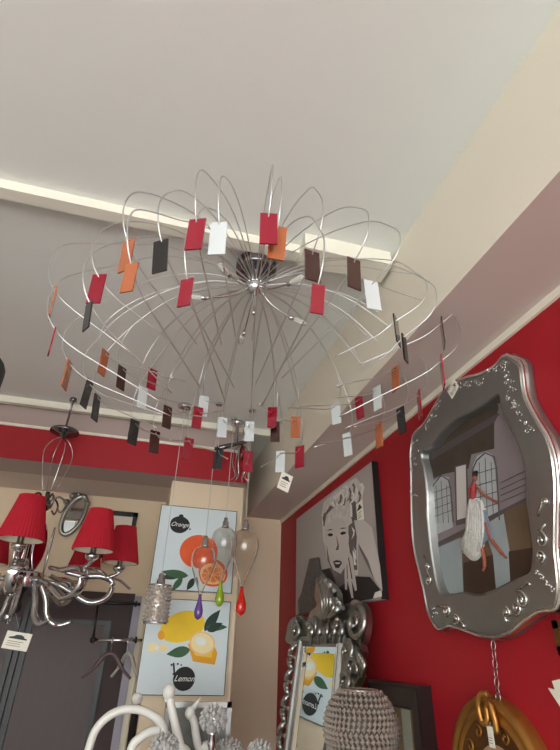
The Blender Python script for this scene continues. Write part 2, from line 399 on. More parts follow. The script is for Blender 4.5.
for phi, r, zs in ARM:
    a = math.radians(phi); e = Vector((math.cos(a), math.sin(a), 0)); sd = Vector((-e.y, e.x, 0)); c0 = Vector((LX,LY,EYE))
    zb = zs - .10                                       # bottom of shade
    q = lambda rr, zz, s=0: c0 + e*rr + Vector((0,0,zz)) + sd*s
    arm = obj('ribbon_arm', MB().tube(catmull([q(.07,.30), q(.15,.30), q(.25,.26), q(.36,.21), q(.45,.24), q(.47,.32), q(.40,.35), q(.30,.345), q(.2,.36)], 6),
              [.012]*4 + [.016]*4 + [.022]*4 + [.028]*18 + [.026]*13 + [.02]*6, 10, flat=tuple(sd.cross(e)), thick=.6), M['chrome'], lc)
    obj('shade_arm', MB().tube(catmull([q(.42,.345), q(r-.02,.36), q(r+.01,.385), q(r,zb-.03)], 6), .010, 8), M['chrome'], arm)
    obj('arm_curl', MB().tube(catmull([q(.08,.30), q(.13,.22), q(.16,.13), q(.22,.09), q(.29,.11)], 6), [.014]*18 + [.010]*7, 8), M['chrome'], arm)
    obj('arm_horn', MB().tube(catmull([q(.40,.345,.02), q(.50,.345,.05), q(.58,.30,.07)], 6), .008, 8), M['chrome'], arm)
    b = MB().lathe([(.0,-.05),(.018,-.05),(.034,-.035),(.036,-.02),(.016,-.012),(.016,.05),(.0,.052)], q(r,zb), 16, closed=False)
    sk = obj('candle_socket', b, M['chrome'], arm)
    b = MB(); b.sm = False; b.lathe([(.102,0),(.106,.002),(.106,.008),(.062,.205),(.062,.212),(.058,.212),(.1,.0)], q(r,zb), 84, closed=False, pleat=.03)
    sh = obj('lamp_shade', b, M['shade'], lc, 'red pleated fabric shade')
    b = MB().lathe([(.098,.004),(.0565,.208)], q(r,zb), 36, closed=False)
    b.tube([q(r,zb)+Vector((.1*math.cos(k*PI/18),.1*math.sin(k*PI/18),.003)) for k in range(36)], .002, 5, True)
    obj('shade_lining', b, M['shade_in'], sh, 'cream shade lining')
c = at(17,641,1,3.10)
price_tag('price_tag', 'white paper tag on a string under the red shaded chandelier', c, (1,0,-.12), (.12,0,1), .125, .08, (LX,LY,Z(.1395)))

# black lamp cut off by the left edge of the photograph
p = at(3,395,1,2.0); zt, zb = at(3,362,1,2.0).z, at(3,429,1,2.0).z
bl = thing('pendant_lamp', 'black rounded pendant lamp cut off at the left edge under the ceiling', 'lamp', (p.x-.335,2.0,ZC-.001))
h = zt - zb
b = MB().lathe([(0,0),(.285,0),(.296,.006),(.30,.02),(.30,h-.02),(.296,h-.006),(.285,h),(0,h)], (p.x-.335,2.0,zb), 32, closed=False)
obj('lamp_body', b, M['blackmat'], bl)
obj('cord', MB().tube([(p.x-.335,2.0,zt-.01),(p.x-.335,2.0,ZC)], .003, 6), M['blackmat'], bl)
obj('ceiling_rose', MB().lathe([(0,-.02),(.04,-.02),(.045,0),(0,0)], (p.x-.335,2.0,ZC), 20), M['blackmat'], bl)

# ================================================================== GLASS DROP PENDANTS
def drop(px, py_cap, py_tip, wpx, colr, label, tear, y=3.0):
    k = 2.83/F
    top = at(px, py_cap, 1, y); bot = at(px, py_tip, 1, y); x = top.x; zt = top.z; H = zt - bot.z; r = wpx/2*k
    t = thing('glass_drop_pendant', label, 'pendant lamp', (x,y,ZC-.001), 0, 'glass drop pendants')
    obj('cable', MB().tube([(x,y,zt),(x,y,ZC)], .0022, 6), M['thread'], t)
    obj('ceiling_rose', MB().lathe([(0,-.014),(.022,-.012),(.026,0),(0,0)], (x,y,ZC), 16), M['chrome'], t)
    hc = .06
    obj('cap', MB().lathe([(0,0),(.012,0),(.014,-.02),(.02,-.025),(.02,-.05),(.024,-.055),(.024,-hc),(0,-hc)], (x,y,zt), 18, closed=False), M['chrome'], t)
    H2 = H - hc
    prof = [(.022,0),(r*.5,-.02*H2),(r*.8,-.08*H2),(r*.95,-.17*H2),(r,-.28*H2),(r*.95,-.39*H2),(r*.78,-.53*H2),(r*.52,-.69*H2),(r*.28,-.84*H2),(.012,-.95*H2),(.009,-H2)]
    pr = [(v.x, v.y) for v in catmull([(a, b_, 0) for a, b_ in prof], 4)]
    inner = [(max(a-.003,.002), b_) for a, b_ in pr][::-1]
    obj('glass_globe', MB().lathe(pr + inner, (x,y,zt-hc), 32, closed=False), M['glass'], t)
    tz = bot.z; th = tear[1]*k*1.05; tr = tear[0]/2*k
    prof = [(0,0),(.008,-.01),(tr*.5,-.3*th),(tr*.92,-.58*th),(tr,-.72*th),(tr*.75,-.9*th),(0,-th)]
    pr = [(max(v.x,0), v.y) for v in catmull([(a, b_, 0) for a, b_ in prof], 3)]
    cm = mat('drop_'+colr, dict(purple=(104,70,150), green=(150,176,40), red=(206,34,22))[colr], .08, coat=.8)
    obj('drop_tip', MB().lathe(pr, (x,y,tz+.01), 20, closed=False), cm, t, colr + ' glass drop tip')
drop(206,536,596,24,'purple','clear glass teardrop pendant with purple tip, lowest of the glass drops',(8,21),2.92)
drop(226,518,582,27,'green','clear glass teardrop pendant with green tip, between the purple and red ones',(9,24),3.12)
drop(246,520,588,29,'red','clear glass teardrop pendant with red tip, nearest the red wall',(10,25),2.95)
# silver cut crystal cylinder pendant
y = 3.02; top = at(162,574,1,y); zt = at(162,586,1,y).z; zb = at(162,623,1,y).z; r = 11.5*2.72/F
t = thing('crystal_cylinder_pendant', 'silver cut crystal cylinder pendant in front of the lemon print', 'pendant lamp', (top.x,y,ZC-.001))
b = MB()
for j in range(9):
    for k in range(18):
        a = 2*PI*(k + .5*(j % 2))/18; z0 = zb + (zt-zb)*(j+.5)/9
        e = Vector((math.cos(a), math.sin(a), 0)); s_ = Vector((-e.y, e.x, 0)); cc = Vector((top.x,y,z0)) + e*r*.93
        v = [b.bm.verts.new(p_) for p_ in (cc + s_*r*.19, cc + Vector((0,0,(zt-zb)/14)), cc - s_*r*.19, cc - Vector((0,0,(zt-zb)/14)), cc + e*.012)]
        for i in range(4): b._face([v[i], v[(i+1) % 4], v[4]], False)
b.lathe([(0,0),(r*.93,0),(r*.93,zt-zb),(0,zt-zb)], (top.x,y,zb), 28, closed=False)
obj('crystal_shade', b, M['crystal'], t)
b = MB().lathe([(r*.9,-.002),(r,0),(r,.008),(r*.9,.01)], (top.x,y,zb-.004), 28); obj('bottom_ring', b, M['chrome'], t)
b = MB()
b.lathe([(r,zt-.004),(r,zt+.006),(.024,zt+.008),(.024,zt+.03),(.016,zt+.04),(.016,top.z),(.004,top.z+.008)], (top.x,y,0), 16)
obj('cap', b, M['chrome'], t)
obj('cable', MB().tube([(top.x,y,top.z),(top.x,y,ZC)], .0022, 6), M['thread'], t)
b = MB().lathe([(0,0),(.05,0),(.055,-.015),(.05,-.03),(.02,-.036),(0,-.036)], (top.x,y,ZC), 24, closed=False)
obj('ceiling_rose', b, M['chrome'], t)
# small spotlight on the ceiling in front of the beam
q = at(236,446,1,3.18)
t = thing('ceiling_spotlight', 'small dark jointed ceiling spotlight above the glass drops', 'spotlight', (q.x,3.18,ZC-.001))
b = MB().lathe([(0,0),(.05,0),(.05,-.02),(.012,-.03),(.012,ZC*0-(ZC-q.z)+.02),(0,-(ZC-q.z)+.02)], (q.x,3.18,ZC), 18, closed=False)
obj('ceiling_rod', b, M['chrome'], t)
b = MB().tube([(q.x-.13,3.14,q.z-.05),(q.x-.05,3.16,q.z-.01),(q.x+.04,3.18,q.z+.03),(q.x+.07,3.19,q.z+.045)], [.02,.016,.014,.012], 10)
obj('spot_head', b, M['darkchrome'], t)
# red and clear bead swag hanging from the beam end
q = at(241,458,1,3.22)
b = MB()
for k in range(6):
    a = k*PI/3; e = Vector((math.cos(a), math.sin(a), 0)); c0 = Vector((q.x,3.2,q.z))
    b.tube(catmull([c0 + Vector((0,0,.09)), c0 + e*.05 + Vector((0,0,.05)), c0 + e*.06 + Vector((0,0,-.06)), c0 + e*.035 + Vector((0,0,-.14)), c0 + e*.06 + Vector((0,0,-.17))], 5), .0035, 6)
b.tube([(q.x,3.2,q.z+.09),(q.x,3.2,ZC-.04)], .003, 6)
t = thing('looped_wire_lamp', 'small hanging lamp of thin looped wires beside the end of the red band', 'lamp', (q.x,3.2,ZC-.041))
obj('wire_loops', b, M['chrome'], t)
b = MB().lathe([(.012,.09),(.022,.07),(.026,.02),(.014,-.02),(0,-.025)], (q.x,3.2,q.z), 14); obj('bulb_holder', b, M['redglass'], t)

# ================================================================== FRUIT PRINTS on the column
def blob(cx, cz, rx, rz, n=28, rot=0, wob=0):
    out = []
    for k in range(n):
        a = 2*PI*k/n; x = math.cos(a)*rx*(1+wob*math.sin(3*a+1)); z = math.sin(a)*rz
        out.append((cx + x*math.cos(rot) - z*math.sin(rot), cz + x*math.sin(rot) + z*math.cos(rot)))
    return out
PM = [M['canvas'], mat('p_orange',(232,92,40),.6,noise=.15,nscale=9), mat('p_pulp',(240,128,66),.6,noise=.25,nscale=30), mat('p_rind',(244,196,140),.6),
      mat('p_green',(52,92,58),.6,noise=.35,nscale=20), mat('p_black',(24,24,26),.6), mat('p_white',(236,238,234),.6), mat('p_yellow',(242,200,36),.6,noise=.15,nscale=8),
      mat('p_pale',(244,226,170),.6), mat('p_deep',(226,160,30),.6,noise=.2,nscale=10), mat('p_darkgreen',(28,56,44),.6)]
def leafpts(x, z, L, w, ang, n=9):
    up = []; dn = []
    for k in range(n+1):
        t = k/n; h = math.sin(PI*t**.8)*w
        up.append((t*L, h)); dn.append((t*L, -h*.9))
    pts = up + dn[::-1][1:-1]
    return [(x + a*math.cos(ang) - c_*math.sin(ang), z + a*math.sin(ang) + c_*math.cos(ang)) for a, c_ in pts]
def poster(px, word, layers, label):
    x0, x1, z0, z1, yf = px
    t = thing('canvas_print', label, 'canvas print', ((x0+x1)/2, yf+.034, Z(z0)), 0, 'fruit prints on the column')
    obj('canvas', MB().box((x0,yf,Z(z0)), (x1,yf+.046,Z(z1))), M['canvas'], t)
    b = MB(); b.sm = False
    for lo, hi in (((x0,yf-.001,Z(z0)),(x1,yf,Z(z0)+.004)),((x0,yf-.001,Z(z1)-.004),(x1,yf,Z(z1))),((x1-.004,yf-.001,Z(z0)),(x1,yf,Z(z1))),((x0,yf-.001,Z(z0)),(x0+.004,yf,Z(z1)))): b.box(lo, hi)
    obj('dark_edge', b, M['black'], t, 'thin dark edge')
    b = MB(); b.sm = False; W = x1-x0; Hh = z1-z0
    for i, (mi, pts) in enumerate(layers):
        b.mi = mi; d = .0006 + i*.00025
        b.prism([(x0 + u*W, yf-d, Z(z0) + v*Hh) for u, v in pts], (0,-.0002,0))
    b.mi = 6; u, v, sz = word[1:]
    b.text(word[0], sz, Matrix.Translation((x0+u*W, yf-.0006-len(layers)*.00025-.0006, Z(z0)+v*Hh)) @ Matrix.Rotation(PI/2, 4, 'X'), .45)
    obj('printed_fruit', b, PM, t, 'painted fruit with a black lettered disc')
seg = []
for k in range(8):
    a = k*PI/4 + .2
    seg.append((2, [(.74+.008*math.cos(a)*1.2,.2+.01*math.sin(a)), (.74+.125*math.cos(a-.33),.2+.085*math.sin(a-.33)), (.74+.135*math.cos(a),.2+.093*math.sin(a)), (.74+.125*math.cos(a+.33),.2+.085*math.sin(a+.33))]))
poster((.060,.588,.316,.849,3.385), ('Orange',.265,.765,.040), [
    (10, leafpts(.40,.20,.30,.045,PI+.25)), (4, leafpts(.45,.17,.34,.05,PI-.1)), (4, leafpts(.38,.15,.2,.04,PI+.95)), (10, leafpts(.52,.15,.16,.04,PI+1.1)),
    (1, blob(.54,.46,.235,.20,32)), (3, blob(.585,.655,.02,.012)), (1, blob(.745,.22,.19,.155,32,-.1)), (3, blob(.745,.21,.165,.12,32,-.1))] + [(2, [(u, v) for u, v in s_[1]]) for s_ in seg] + [
    (5, blob(.265,.765,.125,.105,32,0,.03)), (5, blob(.27,.875,.03,.02)), (5, blob(.40,.72,.012,.01))],
    'square white canvas print of an orange, the upper of two on the column')
poster((.070,.588,-.241,.268,3.385), ('Lemon',.52,.165,.043), [
    (8, blob(.13,.47,.07,.05)), (8, blob(.24,.47,.05,.04)), (6, blob(.165,.47,.03,.025)),
    (10, leafpts(.70,.66,.30,.06,.95)), (4, leafpts(.72,.70,.26,.045,.05)), (10, leafpts(.74,.66,.2,.05,.5)),
    (7, blob(.44,.70,.265,.165,36,.28)), (9, blob(.20,.60,.04,.05,16,.3)), (4, leafpts(.56,.46,.28,.06,PI+.2)),
    (9, [(.52,.52),(.60,.34),(.86,.31),(.88,.43),(.80,.56)]), (7, [(.56,.50),(.62,.40),(.82,.38),(.82,.5),(.76,.6)]), (3, blob(.69,.53,.155,.125,30,-.25)), (8, blob(.69,.53,.135,.105,30,-.25)), (6, blob(.67,.55,.07,.045,20,-.3)),
    (5, blob(.52,.165,.125,.12,36)), (5, [(.37,.32),(.39,.32),(.42,.18),(.44,.06),(.41,.14)]), (5, blob(.36,.30,.012,.012)), (5, blob(.43,.31,.012,.01)), (5, blob(.47,.30,.008,.01)), (5, blob(.39,.21,.008,.01))],
    'square white canvas print of lemons, the lower of two on the column')

# ================================================================== THINGS ON THE BACK WALL
yb = YB
q = at(74,515,1,yb-.03)
t = thing('oval_wall_mirror', 'small oval mirror in an ornate silver frame behind the red chandelier', 'mirror', (q.x,yb-.002,q.z-.17))
ang = .25
ov = [(q.x + math.cos(a)*.075*math.cos(ang) - math.sin(a)*.13*math.sin(ang)*-1, yb-.03, q.z + math.sin(a)*.15 ) for a in [k*2*PI/32 for k in range(32)]]
b = MB().tube(ov, .018, 10, True)
for k in range(5):
    a = PI*(.2+.15*k); b.sphere((q.x + math.cos(a)*.1, yb-.03, q.z + math.sin(a)*.165), .024, 10, 6)
obj('frame', b, M['silver'], t)
b = MB(); b.prism([(x, yb-.014, z) for x, y_, z in ov], (0,.012,0)); obj('mirror_glass', b, M['mirror'], t)
x0, x1 = at(103,512,1,yb-.02).x, at(138,514,1,yb-.02).x; z1 = at(138,513,1,yb-.02).z; z0 = z1-.36
t = thing('picture_frame', 'black square picture frame on the back wall behind a red shade', 'picture', ((x0+x1)/2,yb-.001,z0))
b = MB(); w_ = .035
for lo, hi in (((x0,yb-.03,z0),(x0+w_,yb,z1)),((x1-w_,yb-.03,z0),(x1,yb,z1)),((x0,yb-.03,z1-w_),(x1,yb,z1)),((x0,yb-.03,z0),(x1,yb,z0+w_))): b.box(lo, hi)
obj('frame', b, M['black'], t); obj('picture_sheet', MB().box((x0+.01,yb-.012,z0+.01),(x1-.01,yb,z1-.01)), M['cream'], t)
# black display bracket with chrome bar, clothes hangers on it
t = thing('wall_bracket', 'black metal display bracket with a chrome hanging bar beside the column', 'bracket', (.092,3.95,Z(.0)))
yr = 3.72
P1, P2, P3, P4 = at(136,604,1,yr), at(86,602,1,yr), at(93,640,1,yr), at(136,640,1,yr)
b = MB()
b.box((.085,yr-.012,Z(-.72)), (.112,yr+.02,Z(.30)))
b.tube([P1 + Vector((.03,0,0)), P2], .011, 8); b.tube([at(98,604,1,yr), P3], .008, 8)
b.lathe([(.0,-.006),(.02,-.006),(.02,.006),(0,.006)], P1 + Vector((.0,0,0)), 12, (1,0,0)); b.lathe([(0,-.006),(.02,-.006),(.02,.006),(0,.006)], P4, 12, (1,0,0)); b.sphere(P3, .02, 10, 8)
obj('bracket_frame', b, M['black'], t)
obj('hanging_bar', MB().tube([P3, P4 + Vector((.04,0,0))], .009, 10), M['chrome'], t, 'chrome hanging bar')
def hanger(px, wsp, m, label, tilt):
    c0 = at(px, 640, 1, yr); x, z = c0.x, c0.z
    e = Vector((math.cos(tilt), math.sin(tilt), 0))
    h = thing('clothes_hanger', label, 'hanger', (x,yr,z-.2), 0, 'hangers on the chrome bar')
    cc = Vector((x,yr,z-.012)); sd = Vector((-e.y,e.x,0))
    b = MB().tube(catmull([cc - e*.0 + sd*.022 + Vector((0,0,.0)), cc + sd*.012 + Vector((0,0,.022)), cc - sd*.012 + Vector((0,0,.022)), cc - sd*.022 + Vector((0,0,-.004)), cc + Vector((0,0,-.05)), cc + Vector((0,0,-.07))], 5), .0028, 6)
    obj('hook', b, M['chrome'], h)
    tip = cc + Vector((0,0,-.068))
    b = MB().tube(catmull([tip - e*wsp + Vector((0,0,-.13)), tip - e*wsp*.6 + Vector((0,0,-.08)), tip - e*.03 + Vector((0,0,-.006)), tip + e*.03 + Vector((0,0,-.006)), tip + e*wsp*.6 + Vector((0,0,-.08)), tip + e*wsp + Vector((0,0,-.13))], 5), [.009]*6+[.013]*14+[.009]*6, 8)
    obj('shoulder_bar', b, m, h)
hanger(113, .15, mat('mauve_plastic',(92,70,74),.4), 'dark mauve clothes hanger on the chrome bar in front of the door', -.15)
hanger(131, .16, mat('grey_plastic',(176,172,164),.4), 'pale grey clothes hanger on the chrome bar, next to the column', -1.0)

# ================================================================== RIGHT WALL
def wp(px, py, x=XW): return at(px, py, 0, x)
def c1(x, y): return (270 + x/4, 440 + y/4)
# ---- black and white portrait print
PX = 1.085
t = thing('portrait_picture', 'large black and white canvas print of a light-haired woman on the red wall', 'picture', (XW-.001,2.96,Z(.227)))
y0, y1, z0, z1 = wp(371.5,461,PX).y, wp(296.5,520,PX).y, (wp(385,598,PX).z+wp(297,615,PX).z)/2, (wp(296,520,PX).z+wp(371,461,PX).z)/2
gm = [mat('ph_grey',(176,168,164),.6), mat('ph_hair',(206,200,197),.6,noise=.35,nscale=24), mat('ph_skin',(202,194,190),.6), mat('ph_dark',(40,36,37),.6),
      mat('ph_mid',(112,104,103),.6), mat('ph_sequin',(92,88,88),.5,noise=.9,nscale=55), mat('ph_light',(228,224,222),.6), mat('ph_line',(70,62,63),.6)]
obj('canvas', MB().box((PX,y0,z0), (XW,y1,z1)), [gm[0]], t)
obj('dark_side', MB().box((PX-.001,y0-.006,z0-.002), (XW-.001,y0,z1+.002)), M['black'], t, 'black canvas edge')
b = MB(); b.sm = False
lay = [
 (4, [(112,400),(205,330),(205,480),(160,470),(140,560),(112,690)]),
 (0, [(112,322),(206,255),(205,480),(165,470),(130,600),(112,640)]),
 (1, [(206,300),(215,250),(250,215),(300,175),(345,150),(372,185),(372,250),(362,330),(352,430),(352,540),(318,545),(240,500),(212,400)]),
 (4, [(318,230),(345,250),(352,330),(345,430),(350,520),(330,520),(312,400)]),
 (4, [(210,310),(240,262),(258,270),(236,310),(222,372)]),
 (2, [(218,372),(226,330),(250,306),(284,300),(308,330),(316,390),(312,440),(304,490),(284,535),(262,540),(242,512),(228,470),(218,420)]),
 (1, [(215,365),(225,300),(262,262),(318,262),(330,330),(312,345),(292,316),(258,312),(235,335)]),
 (3, [(230,378),(240,372),(252,376),(250,384),(236,386)]), (3, [(280,372),(292,366),(304,368),(302,376),(286,380)]),
 (7, [(226,364),(240,356),(254,360),(240,361)]), (7, [(278,356),(292,350),(308,352),(292,355)]),
 (4, [(264,380),(270,420),(262,440),(274,440),(276,420)]),
 (4, [(226,420),(240,490),(262,540),(250,530),(230,480)]),
 (3, [(252,486),(266,480),(284,484),(288,492),(276,512),(262,512)]), (6, [(258,490),(282,490),(276,496),(264,496)]),
 (4, [(240,512),(284,536),(304,500),(318,560),(330,640),(250,640)]),
 (3, [(318,560),(345,545),(400,548),(440,600),(446,628),(380,640),(280,660),(262,600)]),
 (5, [(158,476),(196,468),(206,520),(236,560),(268,590),(276,664),(180,684),(114,698),(128,600)]),
 (3, [(205,520),(240,512),(260,560),(272,610),(236,560)]),
 (2, [(336,322),(372,318),(408,350),(424,420),(440,500),(450,604),(420,566),(392,480),(352,410)]),
 (4, [(352,410),(392,480),(420,566),(410,545),(360,440)]),
 (2, [(300,470),(314,440),(330,470),(348,600),(340,604),(326,560),(334,632),(326,632),(310,560),(308,600),(300,598),(298,540)]),
 (7, [(312,470),(316,470),(330,556),(326,556)]), (7, [(306,500),(309,500),(312,556),(309,556)]),
 (6, [(420,610),(446,600),(448,626),(412,634)]),
 (6, [(318,250),(328,260),(330,300),(324,330)]), (6, [(250,230),(290,196),(300,200),(262,240)]), (6, [(330,440),(345,460),(346,500),(336,500)]),
]
for k in range(16):
    cx, cy = 212 + k*9.6, 300 - 120*math.sin(min(1,k/12)*PI/2) + (k % 3)*16
    w0 = 7 + (k % 4)*2
    lay.insert(4, (6 if k % 2 else 4, [(cx,cy),(cx+w0,cy-10),(cx+w0+8,cy+8),(cx+w0+3,cy+34),(cx-3,cy+48),(cx+w0-2,cy+26),(cx+w0,cy+8)]))
for k in range(5):
    y_ = 330 + k*42; lay.append((6 if k % 2 else 4, [(322+k*4,y_-26),(330+k*4,y_),(322+k*4,y_+26),(334+k*3,y_+8),(336+k*3,y_-10)]))
for i, (mi, pts) in enumerate(lay):
    b.mi = mi; d = PX - .0008 - i*.0002
    b.prism([wp(*c1(x, y), d) for x, y in pts], (-.00015,0,0))
obj('printed_portrait', b, gm, t)
c = wp(360,511.5,PX-.006); price_tag('price_tag', 'white paper tag stuck on the black and white portrait print', c, (0,-1,.08), (0,.08,1), .085, .105)

# ---- silver frame with the dancer relief
t = thing('shaped_picture_frame', 'big silver scalloped picture frame with a dancer in white relief on the red wall', 'picture', (XW-.001,1.5,Z(.06)))
OUT = [(505.7,354),(514,358),(521,363),(523,380),(526,397),(536,417),(548,437),(555,460),(557.5,489),(557,520),(556.5,551),(559,574),(560,594),(556,609),
       (547,611),(537,613),(523,622),(509,633),(494,638),(480,636.5),(466,631.5),(449,626),(439,630),(433,624),(427,611),(424,594),(418.6,571),(413,546),(411,517),(410.5,488),(410.5,470),(410,454),(413,434),(422,425),(431,411),(443,391),(460,379),(480,373),(494,366),(500,358)]
INN = [(498.6,395),(500,408),(508.6,426),(520,450),(525,475),(526,500),(528.6,523),(532,550),(530,570),(520,577),(508.6,583),(494,590),(477,595.5),(457,593),(444,596),(437,586),(431,554),(427,517),(426.5,494),(424,470),(421,453),(431,446),(443,431),(457,418.6),(474,410),(488.6,401)]
X0, X1 = 1.063, 1.078
outp = closed_smooth([wp(*p, X1) for p in OUT], 3); inp = closed_smooth([wp(*p, X1) for p in INN], 4)
def resample(pts, n):
    L = [0]
    for i in range(len(pts)): L.append(L[-1] + (pts[(i+1) % len(pts)] - pts[i]).length)
    out = []
    for k in range(n):
        s_ = L[-1]*k/n; i = max(j for j in range(len(pts)) if L[j] <= s_); f = (s_-L[i])/max(1e-9, L[i+1]-L[i])
        out.append(pts[i].lerp(pts[(i+1) % len(pts)], f))
    return out
def align(pts, cen, n=160):
    """points at even angles about the centre so outer and inner rings pair up"""
    out = []
    for k in range(n):
        a = -2*PI*k/n; d = Vector((0, math.sin(a), math.cos(a))); best = None
        for i in range(len(pts)):
            p, q_ = pts[i]-cen, pts[(i+1) % len(pts)]-cen
            den = d.y*(q_.z-p.z) - d.z*(q_.y-p.y)
            if abs(den) < 1e-12: continue
            tt = (p.y*(q_.z-p.z) - p.z*(q_.y-p.y))/den; uu = (p.y*d.z - p.z*d.y)/den
            uu = -((p.y*d.z - p.z*d.y)/ -den) if False else (d.z*p.y - d.y*p.z)/den
            if tt > 0 and -1e-6 <= uu <= 1+1e-6 and (best is None or tt > best): best = tt
        out.append(cen + d*(best if best else .3))
    return out
cen = Vector((X1,1.46,Z(.46)))
A_ = align(outp, cen); B_ = align(inp, cen)
sh = lambda pts, x, f: [Vector((x, cen.y + (p.y-cen.y)*f, cen.z + (p.z-cen.z)*f)) for p in pts]
mixr = lambda x, f: [Vector((x, p.y*(1-f) + q_.y*f, p.z*(1-f) + q_.z*f)) for p, q_ in zip(A_, B_)]
b = MB()
b.loft([mixr(XW-.001,-.03), mixr(1.113,-.045)]); b.loft([mixr(1.113,-.045), mixr(1.104,-.045), mixr(1.098,-.03)])
b.mi = 1; b.loft([mixr(1.098,-.03), mixr(1.083,.03), mixr(1.073,.07)]); b.mi = 0; b.loft([mixr(1.073,.07), mixr(1.078,.10)]); b.loft([mixr(1.078,.10), mixr(1.076,.5), mixr(1.078,.95)])
b.loft([mixr(1.078,.95), mixr(1.08,.985), mixr(1.088,1.0)]); b.loft([mixr(1.088,1.0), mixr(1.116,1.058)])
fr = obj('frame', b, [M['frame_silver'], M['silverbright']], t)
obj('polished_rim', MB().tube(mixr(1.082,.015), .0065, 8, True), mat('polished_silver',(235,235,235),.08,1), fr, 'polished bright outer rim')
pm = [mat('pic_wall',(132,122,126),.6,noise=.15,nscale=9), mat('pic_dark',(70,60,52),.6,noise=.35,nscale=14), mat('pic_window',(176,180,184),.6,noise=.12,nscale=30), mat('pic_line',(84,76,78),.6),
      mat('pic_floor',(104,84,66),.6,noise=.3,nscale=8), mat('pic_bluefloor',(150,160,164),.6,noise=.15,nscale=9), mat('pic_darkfloor',(62,44,34),.6,noise=.3,nscale=9), mat('pic_light',(198,192,192),.6)]
b = MB(); b.sm = False; b.prism(mixr(1.114,1.02), (.004,0,0)); obj('picture_board', b, pm[0], t)
k1 = lambda x, y: (400 + x/3.5, 340 + y/3.5)
k2 = lambda x, y: (400 + x/3.5, 480 + y/3.5)
b = MB(); b.sm = False
LY_ = [
 (1, [k1(*p) for p in ((85,400),(112,368),(150,322),(200,280),(260,248),(310,222),(338,205),(345,240),(330,290),(330,380),(250,400),(240,450),(150,470),(105,490),(95,450))]),
 (3, [k1(*p) for p in ((105,395),(345,255),(352,275),(110,420))]),
 (0, [k1(*p) for p in ((330,290),(345,262),(380,310),(425,410),(436,500),(438,570),(360,600),(330,400))]),
 (2, [k1(*p) for p in ((108,520),(120,490),(148,476),(172,480),(180,600))]+[k2(*p) for p in ((185,165),(130,190))]),
 (3, [k1(*p) for p in ((190,440),(235,430),(240,640),(196,650))]),
 (7, [k1(*p) for p in ((196,445),(230,436),(234,620),(200,630))]),
 (2, [k1(*p) for p in ((255,440),(270,405),(300,390),(322,400),(332,440),(345,600),(262,640))]),
 (3, [k2(*p) for p in ((118,225),(440,62),(440,74),(118,240))]),
 (4, [k2(*p) for p in ((118,240),(440,74),(452,150),(466,250),(456,325),(420,340),(330,384),(270,404),(200,395),(150,404),(128,370))]),
 (5, [k2(*p) for p in ((124,240),(215,200),(218,300),(222,392),(150,402),(132,372))]),
 (6, [k2(*p) for p in ((222,290),(330,260),(336,380),(270,403),(222,394))]),
 (5, [k2(*p) for p in ((290,160),(362,118),(384,250),(386,354),(336,380),(325,260))]),
 (6, [k2(*p) for p in ((380,250),(464,236),(455,325),(420,338),(386,354))]),
 (3, [k2(*p) for p in ((85,10),(100,10),(120,250),(108,250))]),
]
for i, (mi, pts) in enumerate(LY_):
    b.mi = mi; b.prism([wp(*p, 1.1135 - i*.0002) for p in pts], (-.00015,0,0))
b.mi = 3
for x0_, x1_, ya, yb_ in ((108,180,500,640),(256,340,420,630)):
    for k in range(1,4):
        x = x0_ + (x1_-x0_)*k/4; b.tube([wp(*k1(x,ya+(8 if k!=2 else -8)), 1.11), wp(*k1(x+8,yb_), 1.11)], .0012, 4)
    for k in range(1,5):
        y = ya + (yb_-ya)*k/5; b.tube([wp(*k1(x0_+6,y+8), 1.11), wp(*k1(x1_,y-16), 1.11)], .0012, 4)
    b.tube([wp(*k1(x,y), 1.109) for x, y in ((x0_,yb_),(x0_,ya+30),(x0_+12,ya+2),((x0_+x1_)/2,ya-26),(x1_-10,ya-10),(x1_-2,ya+30),(x1_+8,yb_))], .0022, 5)
for k in range(4): b.tube([wp(*k1(352,500+k*22), 1.109), wp(*k1(438,458+k*24), 1.109)], .0012, 4)
obj('painted_room', b, pm, t)
dm = [mat('d_skin',(150,84,66),.6), mat('d_red',(150,46,52),.6), mat('d_white',(206,204,200),.7,noise=.3,nscale=60,bump=.6,bscale=90), mat('d_hair',(40,26,24),.6), mat('d_blue',(130,140,156),.6,noise=.2,nscale=40)]
b = MB(); X_ = 1.106
def limb(pts, r): b.tube(catmull([wp(*p, X_) for p in pts], 4), r, 8)
b.mi = 3; b.sphere(wp(*k1(262,470), X_), .010, 10, 8, (1,1,1.2)); b.sphere(wp(*k1(268,462), X_), .006, 8, 6)
b.mi = 0; b.sphere(wp(*k1(262,484), X_-.002), .0085, 10, 8, (.8,1,1.2)); limb([k1(260,494),k1(258,506)], .004)
limb([k1(268,514),k1(292,540),k1(318,556),k1(340,568)], .0045); limb([k1(248,510),k1(240,530),k1(250,552)], .0045)
b.mi = 1; b.tube(catmull([wp(*p, X_) for p in (k1(258,502),k1(257,518),k1(256,536),k1(254,556))], 4), [.010]*4+[.013]*4+[.011]*5, 10)
b.mi = 4; b.prism([wp(*k2(*p), X_+.003) for p in ((285,110),(300,105),(318,160),(330,205),(305,212),(288,235))], (-.004,0,0))
b.mi = 0; limb([k2(300,150),k2(318,205),k2(340,235),k2(358,258)], .006); limb([k2(358,258),k2(372,272)], .004); limb([k2(285,230),k2(294,270),k2(296,305)], .0065); limb([k2(296,305),k2(290,318)], .005)
b.mi = 2
sk = [k2(*p) for p in ((244,62),(262,60),(282,70),(296,110),(300,160),(294,215),(282,262),(262,284),(238,278),(215,250),(213,215),(228,180),(232,120))]
rel = closed_smooth([wp(*p, X_) for p in sk], 3); cc = sum(rel, Vector())/len(rel)
